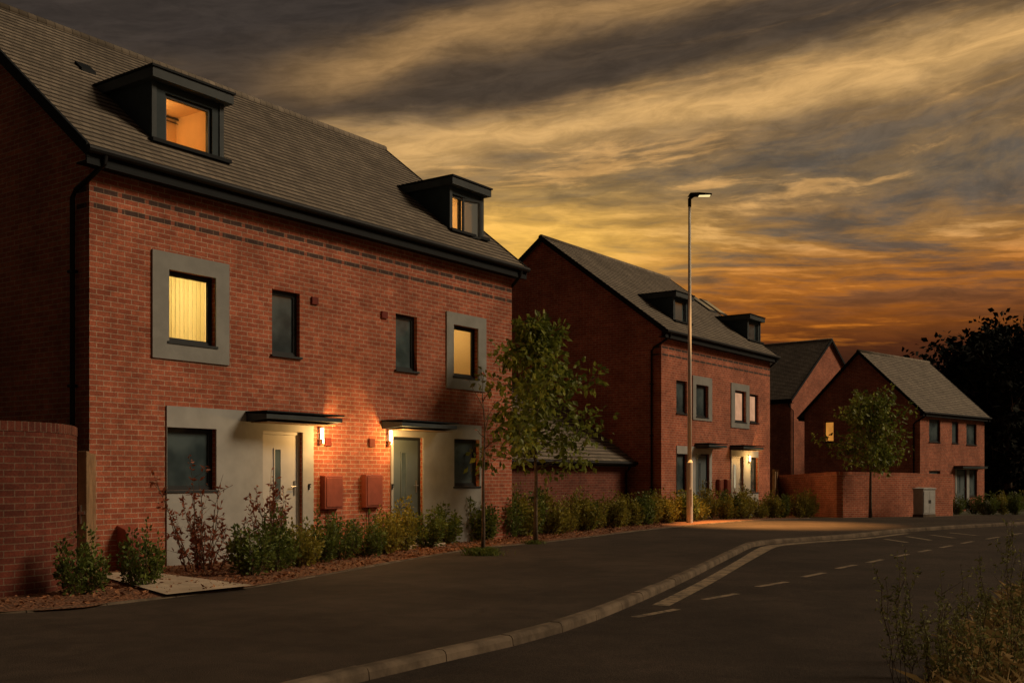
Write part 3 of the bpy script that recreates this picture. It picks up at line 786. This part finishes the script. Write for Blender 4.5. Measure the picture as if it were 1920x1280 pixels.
# ---------- HOUSE 4 (right)
f4=Frame(20.66,54,-.42,R(46)); W4=7.9; D4=6.57
u=[f4.rect(1742,785,1763,829),f4.rect(1785,790,1797,831),f4.rect(1812,794,1831,834)]
gg=[f4.rect(1742,882,1763,925),f4.rect(1817,880,1832,930)]; d4=f4.rect(1793,880,1812,945); d4=(d4[0],d4[1],.05,d4[3])
def gable_rect(fr,x0,y0,x1,y1):
    out=[]
    for px,py in ((x0,y0),(x1,y1)):
        k=(px-CX)/F; t=(fr.X-k*fr.Y)/(k*fr.n[1]-fr.n[0]); Y=fr.Y+t*fr.n[1]; out.append((t,EYE+(HZ-py)/F*Y-fr.z0))
    return (out[1][0],out[0][0],out[1][1],out[0][1])
gw4=gable_rect(f4,1545,790,1563,828); gw4=gw4[:3]+(min(gw4[3],4.8),)
h4,p4=house('brick_house',f4,'smaller brick house on the far right, one orange lit window in its dark gable',W4,D4,4.86,5.05,8.4,u+gg+[d4],[gw4],[],mbrick=m_brick_plain)
for r in u+gg: window(h4,M0,r,'dark')
window(h4,ML,gw4,'orange',label='small gable window lit orange',fw=.035)
door(h4,M0,d4,m_door2); canopy(h4,d4[0]-.3,d4[1]+1.6,2.2,2.32,.5)
plate(h4,'render_panel',(d4[0]-.15,gg[1][0]-.02,-.4,2.18),[(d4[0],d4[1],-.5,d4[3])],.025,m_render)
# ---------- HOUSE 3 (behind)
d3=(math.sin(R(42)),math.cos(R(42)))
class F3: pass
f3=F3(); f3.X=17.26+10.6*d3[0]; f3.Y=66+10.6*d3[1]; f3.z0=-.66; f3.rz=math.pi-R(42)
h3,p3=house('brick_house',f3,'brick house at the back, gable turned to the street, half hidden by another roof',9.0,10.6,6.56,6.8,11.0,(),(),(),mbrick=m_brick_plain,pipes='')
q=MB(); q.tube([(.1,10.6+.29,6.7),(.05,10.65,6.3),(-.07,10.45,6.1),(-.07,10.45,-.5)],.04,8); q.build('downpipe',m_black,h3)

# ------------------------------------------------------------------ garden walls
def wall_path(name,label,pts,h,th,mw,mc,cat='wall',n=60,smooth=True):
    S=resample(pts,n,smooth); mb=MB(); cb=MB(); L=0
    offs=[]
    for i,p in enumerate(S):
        d=(S[min(n-1,i+1)]-S[max(0,i-1)]).normalized(); nn=Vector((d.y,-d.x,0))*th/2
        if i: L+=(S[i]-S[i-1]).length
        offs.append((p+nn,p-nn,L,zf(p.y)))
    root=empty(name,(S[0].x,S[0].y,offs[0][3])); tag(root,label,cat)
    O=Vector((S[0].x,S[0].y,offs[0][3]))
    def V3(p,z,zb): return tuple(Vector((p.x,p.y,z+zb))-O)
    hc=h-.11
    for a,b in zip(offs,offs[1:]):
        for k in (0,1):
            mb.poly([V3(a[k],-.4,a[3]),V3(b[k],-.4,b[3]),V3(b[k],hc,b[3]),V3(a[k],hc,a[3])],uv=[(a[2],-.4),(b[2],-.4),(b[2],hc),(a[2],hc)])
            e=1.06
            ca=a[0].lerp(a[1],.5); cb_=b[0].lerp(b[1],.5); pa=ca+(a[k]-ca)*e; pb=cb_+(b[k]-cb_)*e
            cb.poly([V3(pa,hc,a[3]),V3(pb,hc,b[3]),V3(pb,h,b[3]),V3(pa,h,a[3])],uv=[(0,a[2]),(0,b[2]),(.109,b[2]),(.109,a[2])])
        cb.poly([V3(a[0],h,a[3]),V3(b[0],h,b[3]),V3(b[1],h,b[3]),V3(a[1],h,a[3])],uv=[(0,a[2]),(0,b[2]),(.2,b[2]),(.2,a[2])])
    for q in (offs[0],offs[-1]):
        mb.poly([V3(q[0],-.4,q[3]),V3(q[1],-.4,q[3]),V3(q[1],hc,q[3]),V3(q[0],hc,q[3])],uv=[(0,-.4),(th,-.4),(th,hc),(0,hc)])
        cb.poly([V3(q[0],hc,q[3]),V3(q[1],hc,q[3]),V3(q[1],h,q[3]),V3(q[0],h,q[3])],uv=[(0,0),(0,th),(.1,th),(.1,0)])
    mb.build('wall',mw,root,recalc=False); cb.build('coping',mc,root,recalc=False)
    return root
wall_path('garden_wall','tall curved red brick garden wall at the left edge',[(-11,10.5),(-8.6,11.0),(-7.15,11.3),(-6.35,11.5),(-5.8,11.8),(-5.47,12.3),(-5.46,12.9),(-5.63,13.5),(-5.75,13.8)],1.97,.22,m_brick_wall_shade,m_cop_shade)
wall_path('garden_wall','straight brick garden wall behind the young tree and utility cabinet on the right',[(11.05,44.5),(11.64,37.9),(14.2,39.4),(17.2,41.9),(18.6,45.5)],1.62,.22,m_brick_far,m_brick_far,n=120,smooth=False)
gt_=empty('garden_gate',(-5.66,13.85,0)); tag(gt_,'narrow timber gate between the curved wall and the nearest house','gate')
a=Vector((.13,.05,0)); b=Vector((-.12,.95,0)); dd=(b-a).normalized()
mb=MB()
for i in range(8):
    p=a+dd*(.11*i+.01); q=a+dd*(.11*i+.112); nn=Vector((dd.y,-dd.x,0))*.012
    mb.poly([tuple(p+nn),tuple(q+nn),tuple(q+nn+Vector((0,0,1.66))),tuple(p+nn+Vector((0,0,1.66)))])
mb.build('gate_boards',m_wood,gt_,recalc=False)
mb=MB(); mb.box(.03,.15,-.03,.06,-.1,1.68); mb.build('post',m_wood,gt_,bevel=.008)
mb=MB(); mb.box(.05,.13,-.06,-.031,.86,.90); mb.box(.07,.085,-.062,-.031,.74,.98); mb.build('latch',m_steel,gt_)
fe=empty('timber_fence',(9.95,40.6,zf(40.6))); tag(fe,'short timber fence panel beside the end of the second house pair','fence')
mb=MB(); a=Vector((0,0,0)); b=Vector((1.05,3.6,0)); dd=(b-a).normalized(); nn=Vector((dd.y,-dd.x,0))*.02
for i in range(24):
    p=a+dd*(.15*i); q=a+dd*(.15*i+.14)
    mb.poly([tuple(p+nn),tuple(q+nn),tuple(q+nn+Vector((0,0,1.7))),tuple(p+nn+Vector((0,0,1.7)))])
mb.build('fence_boards',m_wood,fe,recalc=False)
for k in (0,.5,1):
    p=a.lerp(b,k); mb=MB(); mb.box(p.x-.05,p.x+.05,p.y-.05,p.y+.05,-.1,1.78); mb.build('post',m_wood,fe)

# ------------------------------------------------------------------ street furniture
sx,sy=gp(1293,981)
sl=empty('street_lamp',(sx,sy,0)); tag(sl,'tall slender steel street lamp at the edge of the pavement','street lamp')
mb=MB(); mb.tube([(0,0,-.05),(0,0,.02),(0,0,1.75),(0,0,1.83)],[.098,.092,.09,.062],16); mb.build('pole_base',m_pole,sl,smooth=False)
mb=MB(); mb.tube([(0,0,1.8),(0,0,5),(0,0,9.25)],[.062,.052,.038],12); mb.build('pole',m_pole,sl,smooth=True)
mb=MB(); mb.box(-.045,.045,-.1,-.089,.5,1.0); mb.build('access_door',m_pole,sl)
mb=MB(); mb.tube([(0,0,9.1),(0,0,9.34)],.05,10); mb.tube([(0,0,9.33),(.1,-.02,9.4),(.2,-.04,9.42)],[.045,.04,.035],8)
mb.build('bracket',m_black,sl)
mb=MB(); mb.prism(lambda u,w,z:(u,w,z),[(-.05,9.40),(.0,9.47),(.25,9.48),(.62,9.45),(.62,9.42),(.1,9.40)],-.16,.1)
hd=mb.build('lamp_head',m_black,sl,bevel=.01)
mb=MB(); mb.box(.26,.58,-.11,.05,9.396,9.415); mb.build('lens',m_em_street,hd)
lg=bpy.data.lights.new('street_light','SPOT'); lg.energy=21000; lg.color=(1,.46,.13); lg.spot_size=R(42); lg.spot_blend=1.0; lg.shadow_soft_size=.08
lo=bpy.data.objects.new('street_light',lg); col.objects.link(lo); lo.location=(sx+.56,sy-.06,9.34); lo.rotation_euler=(R(-4),R(-10),0)
cx_,cy_=(1733-CX)/F*38.6,38.6
cb=empty('utility_cabinet',(cx_,cy_,zf(cy_)),R(38)); tag(cb,'pale grey utility cabinet standing in front of the far garden wall','cabinet')
mb=MB(); mb.box(-.40,.40,-.2,.2,.1,1.0); mb.build('body',m_cab,cb,bevel=.015)
mb=MB(); mb.prism(lambda u,w,z:(u,w,z),[(-.43,1.002),(.43,1.002),(.43,1.04),(.0,1.07),(-.43,1.04)],-.23,.23); mb.build('lid',m_cab,cb,bevel=.008)
mb=MB(); mb.box(-.42,.42,-.21,.21,-.1,.098); mb.build('plinth',m_kerb,cb)
for x0,x1 in ((-.37,-.008),(.008,.37)):
    mb=MB(); mb.box(x0,x1,-.214,-.201,.16,.95); d=mb.build('door',m_cab,cb,bevel=.004)
    mb=MB(); xx=-.05 if x0<0 else .05; mb.box(xx-.012,xx+.012,-.23,-.215,.5,.62); mb.build('handle',m_black,d)

# ------------------------------------------------------------------ planting
pr=[shrub_proto('shrub',11+i,.55,.72,1600,.055,m_leaf2) for i in range(3)]+[shrub_proto('shrub',31+i,.55,.7,1600,.055,m_leafy) for i in range(2)]
used=set()
def place_shrub(i,x,y,s,label,group=None,z=0,hs=1):
    p=pr[i]
    if i in used: o=copy_tree(p)
    else: o=p; used.add(i)
    hv=random.uniform(.82,1.16)*hs
    o.location=(x,y,zf(y)+z); o.rotation_euler=(0,0,random.uniform(0,6.28)); o.scale=(s*random.uniform(.88,1.1),s*random.uniform(.88,1.1),s*hv)
    if 'group' in o and not group: del o['group']
    tag(o,label,'shrub',group); return o
x,y=gp(150,1117); place_shrub(0,x,y,1.05,'leafy green shrub in front of the curved garden wall',hs=1.2)
x,y=gp(265,1103); place_shrub(1,x,y,1.0,'leafy green shrub beside the red box at the corner of the nearest house',hs=1.2)
for (px,py,i,s) in ((474,1080,2,1.15),(520,1071,0,1.15),(564,1063,3,1.0),(602,1055,1,1.15),(642,1050,2,1.12),(682,1045,0,1.18),(722,1040,3,1.1),(760,1034,4,1.15),(800,1028,2,1.25),(838,1021,0,1.25)):
    x,y=gp(px,py); place_shrub(i,x,y,s,'small green shrub in the hedge row below the doors of the nearest house','shrubs planted below the nearest house',hs=1.05)
row=[gp(885,1016),gp(960,1010),gp(1040,1001),gp(1150,990),gp(1290,977),gp(1400,970),gp(1515,966)]
S=resample(row,32,False)
for i,p in enumerate(S):
    place_shrub(([0,2,1,0,2] if p.y<23 else [3,4,3,4,2])[i%5],p.x+random.uniform(-.1,.1),p.y+random.uniform(-.25,.25),random.uniform(1.15,1.5),'rounded shrub in the long hedge row running past the garage and second house','shrubs in the long hedge row')
for (px,Y,i,s) in ((1795,45,1,1.3),(1825,46,2,1.4),(1850,44,0,1.5),(1880,45,4,1.5),(1905,44,2,1.6),(1935,46,3,1.6)):
    place_shrub(i,(px-CX)/F*Y,Y,s,'dark shrub beside the far house at the right edge of the street','shrubs by the far house')
x,y=gp(382,1072); tag(stem_plant('red_shrub',(x,y,.02),1.62,1.45,22,42,.088,m_leafr,5,sr=1.3,low=0,hmin=.25),'sparse tall shrub with wilted red leaves in front of the left window','shrub')
x,y=gp(508,1064); tag(stem_plant('red_shrub',(x,y,.02),1.45,.8,14,65,.078,m_leafr,6,sr=1.3,low=1,hmin=.5),'bushy shrub with reddish tips in front of the left door','shrub')
def tuft(name,loc,n,w,h,seed,mat=m_tuft):
    rnd=random.Random(seed); mb=MB()
    for i in range(n):
        a=rnd.uniform(0,6.28); r=abs(rnd.gauss(0,.4))*w; p=Vector((math.cos(a)*r,math.sin(a)*r*.8,0)); d=Vector((rnd.gauss(0,.4),rnd.gauss(0,.4),1)); hh=h*rnd.uniform(.4,1)
        s=Vector((rnd.uniform(-1,1),rnd.uniform(-1,1),0)).normalized()*.006; k=len(mb.v)
        mb.v+=[tuple(p-s),tuple(p+s),tuple(p+d*hh*.6+s*.7),tuple(p+d*hh+Vector((d.x,d.y,0))*hh*.4)]; mb.f.append((k,k+1,k+2,k+3))
    o=mb.build(name,mat,None,recalc=False); o.location=loc; return o
x0,y0=gp(905,1040); tag(tuft('grass_tuft',(x0,y0,0),900,.42,.16,3),kind='stuff')
x1,y1=gp(1004,1019); tag(tuft('grass_tuft',(x1,y1,0),350,.3,.1,4),kind='stuff')
ovate=lambda u:(.62+.38*min(1,u/.15))*(1-.80*max(0,(u-.22)/.78)**1.1)
rounded=lambda u:(.7+.3*min(1,u/.15))*(1-.62*max(0,(u-.35)/.65)**1.6)
t=tree('young_tree',(x1,y1,0),4.8,1.45,1.25,32,4700,.15,m_leaf,27,tr=.042,spread=.17,up=.5,prof=ovate,var=(.5,1.25)); tag(t,'young leafy tree in the pavement in front of the garage','tree')
t=tree('sapling',(x0,y0,0),3.4,1.7,.30,8,16,.06,m_leafr,22,tr=.034,spread=.2,up=1.5,lean=(.01,0)); tag(t,'thin almost bare sapling beside the hedge at the right end of the nearest house','tree')
yy=37.1; xx=(1632-CX)/F*yy; t=tree('young_tree',(xx,yy,zf(yy)),4.35,1.7,1.25,30,4200,.165,m_leaf,24,tr=.06,spread=.17,up=.5,prof=rounded,var=(.5,1.2)); tag(t,'young leafy tree in front of the far garden wall','tree')
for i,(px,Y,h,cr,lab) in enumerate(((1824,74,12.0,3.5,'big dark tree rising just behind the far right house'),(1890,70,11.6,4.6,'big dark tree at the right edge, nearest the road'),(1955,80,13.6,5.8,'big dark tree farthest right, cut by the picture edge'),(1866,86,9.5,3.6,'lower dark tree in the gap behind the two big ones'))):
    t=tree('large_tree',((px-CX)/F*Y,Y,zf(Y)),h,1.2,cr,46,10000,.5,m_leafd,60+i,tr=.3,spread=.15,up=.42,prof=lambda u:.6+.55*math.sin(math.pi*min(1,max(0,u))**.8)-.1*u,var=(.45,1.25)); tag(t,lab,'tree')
rnd=random.Random(9); mb=MB(); ba=resample(Bs,90,False); bb=resample(B2,90,False)
for i in range(9000):
    u=rnd.random()**1.6*.72*89; k=int(u); v=rnd.random(); p=ba[k].lerp(ba[min(89,k+1)],u-k).lerp(bb[k].lerp(bb[min(89,k+1)],u-k),.02+v*.9)
    if p.y<9.5: continue
    leaf(mb,Vector((p.x,p.y,zf(p.y)+.025+rnd.random()*.02)),Vector((rnd.uniform(-1,1),rnd.uniform(-1,1),rnd.uniform(-.1,.35))),rnd.uniform(.03,.08),rnd,.5)
tag(mb.build('bark_mulch',m_chip,None,recalc=False),kind='stuff')
# verge grass + weeds
mb=MB(); Vr=resample(V,300); Vv=[p for p in Vr if 4.2<p.y<20]
rnd=random.Random(12)
for i in range(18000):
    b=rnd.choice(Vv); off=abs(rnd.gauss(0,1.0))+.02; x=b.x+off*.85; y=b.y-off*.5+rnd.uniform(-.25,.25)
    if y<4 or x/y<.2: continue
    h=rnd.uniform(.08,.36)*min(1,.4+off*.6); d=Vector((rnd.gauss(0,.5),rnd.gauss(0,.5),1)); s=Vector((rnd.uniform(-1,1),rnd.uniform(-1,1),0)).normalized()*.0032; p=Vector((x,y,zf(y)-.02)); k=len(mb.v)
    mb.v+=[tuple(p-s),tuple(p+s),tuple(p+d*h*.6+s*.7),tuple(p+d*h+Vector((d.x,d.y,-.25))*h*.5)]; mb.f.append((k,k+1,k+2,k+3))
tag(mb.build('grass',m_grass,None,recalc=False),kind='stuff')
for i,(px,Y,h) in enumerate(((1690,6.9,.92),(1712,7.2,.68),(1755,6.6,.66),(1778,6.8,.78),(1815,6.4,.74),(1845,7.2,.86),(1868,6.6,.76),(1898,7.4,1.1),(1918,6.8,.9),(1892,9,1.0),(1738,7.6,.46),(1800,8.2,.7),(1840,9.5,.65))):
    X=(px-CX)/F*Y
    t=stem_plant('wild_plant',(X,Y,-.02),h,.30,5,65,.036,m_weed,80+i,bare=.35,sr=.6,hmin=.45); tag(t,'wispy wild plant growing on the grass verge in the bottom right corner','plant','wild plants on the verge')

# ------------------------------------------------------------------ world
w=bpy.data.worlds.new('World'); bpy.context.scene.world=w; w.use_nodes=True; nt=w.node_tree; nt.nodes.clear()
try:
    w.cycles.sampling_method='MANUAL'; w.cycles.sample_map_resolution=256
except Exception: pass
out=nd(nt,'ShaderNodeOutputWorld'); bg=nd(nt,'ShaderNodeBackground'); nt.links.new(bg.outputs[0],out.inputs[0])
tc=nd(nt,'ShaderNodeTexCoord'); sep=nd(nt,'ShaderNodeSeparateXYZ'); nt.links.new(tc.outputs['Generated'],sep.inputs[0])
A=mth(nt,'ARCTAN2',sep.outputs[0],sep.outputs[1]); E=mth(nt,'ARCSINE',sep.outputs[2])
def mul(a,b): return mth(nt,'MULTIPLY',a,b)
def vec(a,b,c=0.0):
    n=nd(nt,'ShaderNodeCombineXYZ'); setin(nt,n.inputs[0],a); setin(nt,n.inputs[1],b); setin(nt,n.inputs[2],c); return n.outputs[0]
def gauss(x,mu,sg):
    q=mth(nt,'DIVIDE',mth(nt,'SUBTRACT',x,mu),sg); return mth(nt,'POWER',2.71828,mul(mul(q,q),-1.0))
slope=mapr(nt,E,.20,.34,-.05,.11)
ar=mth(nt,'SUBTRACT',E,mul(slope,A))
warp=noise(nt,vec(mul(A,4.2),mul(ar,14.0)),1.0,6,.58,.3)
wv=mth(nt,'SUBTRACT',warp.outputs[0],.5)
Ew=mth(nt,'ADD',E,mul(wv,.07))
ramp=nd(nt,'ShaderNodeValToRGB'); cr=ramp.color_ramp
stops=[(0,(26,13,8)),(.15,(44,21,10)),(.195,(80,38,12)),(.245,(140,76,19)),(.295,(168,100,32)),(.35,(154,108,54)),(.43,(124,101,72)),(.53,(130,102,68)),(.62,(104,82,56)),(.72,(72,58,45)),(1,(56,52,50))]
cr.elements[0].position=stops[0][0]; cr.elements[0].color=lin(*stops[0][1]); cr.elements[1].position=1; cr.elements[1].color=lin(*stops[-1][1])
for p,c in stops[1:-1]:
    e_=cr.elements.new(p); e_.color=lin(*c)
nt.links.new(mth(nt,'DIVIDE',mth(nt,'ADD',E,mul(wv,.022)),.6),ramp.inputs[0])
c=ramp.outputs[0]
st=noise(nt,vec(mul(A,4.2),mth(nt,'ADD',mul(ar,42.0),mul(wv,.6)),3.1),1.0,8,.60,.3)
st2=noise(nt,vec(mul(A,13.0),mth(nt,'ADD',mul(ar,115.0),mul(wv,1.4)),7.7),1.0,6,.62,.4)
sf=mth(nt,'ADD',mul(st.outputs[0],.66),mul(st2.outputs[0],.34))
low=mapr(nt,E,.12,.2); hi=mapr(nt,E,.27,.33,1.0,.5)
c=mix(nt,mul(mul(mapr(nt,sf,.47,.60),mul(low,.82)),hi),c,lin(84,78,71))
c=mix(nt,mul(mul(mapr(nt,sf,.49,.395),mapr(nt,E,.13,.2,0,.8)),hi),c,lin(212,161,97))
c=mix(nt,mul(mapr(nt,sf,.49,.41),mul(mapr(nt,E,.10,.14),mapr(nt,E,.22,.17,0,.75))),c,lin(206,118,28))
c=mix(nt,mul(mapr(nt,sf,.5,.6),mul(mapr(nt,E,.09,.13),mapr(nt,E,.22,.15,0,.5))),c,lin(84,45,17))
L2=mth(nt,'SUBTRACT',Ew,mth(nt,'ADD',.318,mul(A,.115)))
L1=mth(nt,'SUBTRACT',Ew,mth(nt,'ADD',.392,mul(A,.20)))
c=mix(nt,mul(mapr(nt,L2,.0,.03),mapr(nt,A,.5,.12,.45,.92)),c,lin(66,55,45))
c=mix(nt,mul(gauss(L2,-.010,.019),mapr(nt,A,-.3,-.05,.2,.85)),c,lin(218,171,106))
c=mix(nt,mul(gauss(L1,0,.018),mul(mapr(nt,A,-.27,-.12),.74)),c,lin(174,134,84))
c=mix(nt,mul(mapr(nt,L1,.016,.05),mapr(nt,A,.5,.1,.5,.9)),c,lin(58,50,44))
c=mix(nt,mul(mul(gauss(A,.0,.14),gauss(Ew,.212,.042)),mapr(nt,sf,.60,.43,.65,1.0)),c,lin(250,192,88))
tx=noise(nt,vec(mul(A,19.0),mth(nt,'ADD',mul(ar,85.0),mul(wv,1.4)),1.3),1.0,8,.66,.5)
k=mapr(nt,tx.outputs[0],.28,.72,.77,1.22)
back=mapr(nt,mth(nt,'ABSOLUTE',A),.7,2.2,1.0,.42)
c=mix(nt,1.0,c,grey3(nt,mul(k,back)),'MULTIPLY')
sky=nd(nt,'ShaderNodeTexSky',sky_type='NISHITA'); sky.sun_disc=False; sky.sun_elevation=R(34); sky.sun_rotation=math.atan2(.95,.02)
sc=nd(nt,'ShaderNodeVectorMath',operation='SCALE'); nt.links.new(sky.outputs[0],sc.inputs[0]); sc.inputs['Scale'].default_value=.0008
ad=nd(nt,'ShaderNodeVectorMath',operation='ADD'); nt.links.new(c,ad.inputs[0]); nt.links.new(sc.outputs[0],ad.inputs[1])
nt.links.new(ad.outputs[0],bg.inputs[0]); bg.inputs[1].default_value=1.0

sd=Vector((.95,.02,.64)).normalized()
sun=bpy.data.lights.new('sun','SUN'); sun.energy=1.7; sun.angle=R(18); sun.color=(1,.76,.50)
so=bpy.data.objects.new('sun',sun); col.objects.link(so); so.rotation_euler=(-sd).to_track_quat('-Z','Y').to_euler(); so.location=(20,-5,20)

cam=bpy.data.cameras.new('camera'); cam.lens=36*F/1920; cam.sensor_width=36; cam.shift_y=253/1920; cam.clip_end=2000; cam.clip_start=.05
co=bpy.data.objects.new('camera',cam); col.objects.link(co); co.location=(0,0,EYE); co.rotation_euler=(R(90),0,0)
sc_=bpy.context.scene; sc_.camera=co
sc_.view_settings.view_transform='Standard'; sc_.view_settings.look='None'; sc_.view_settings.exposure=0
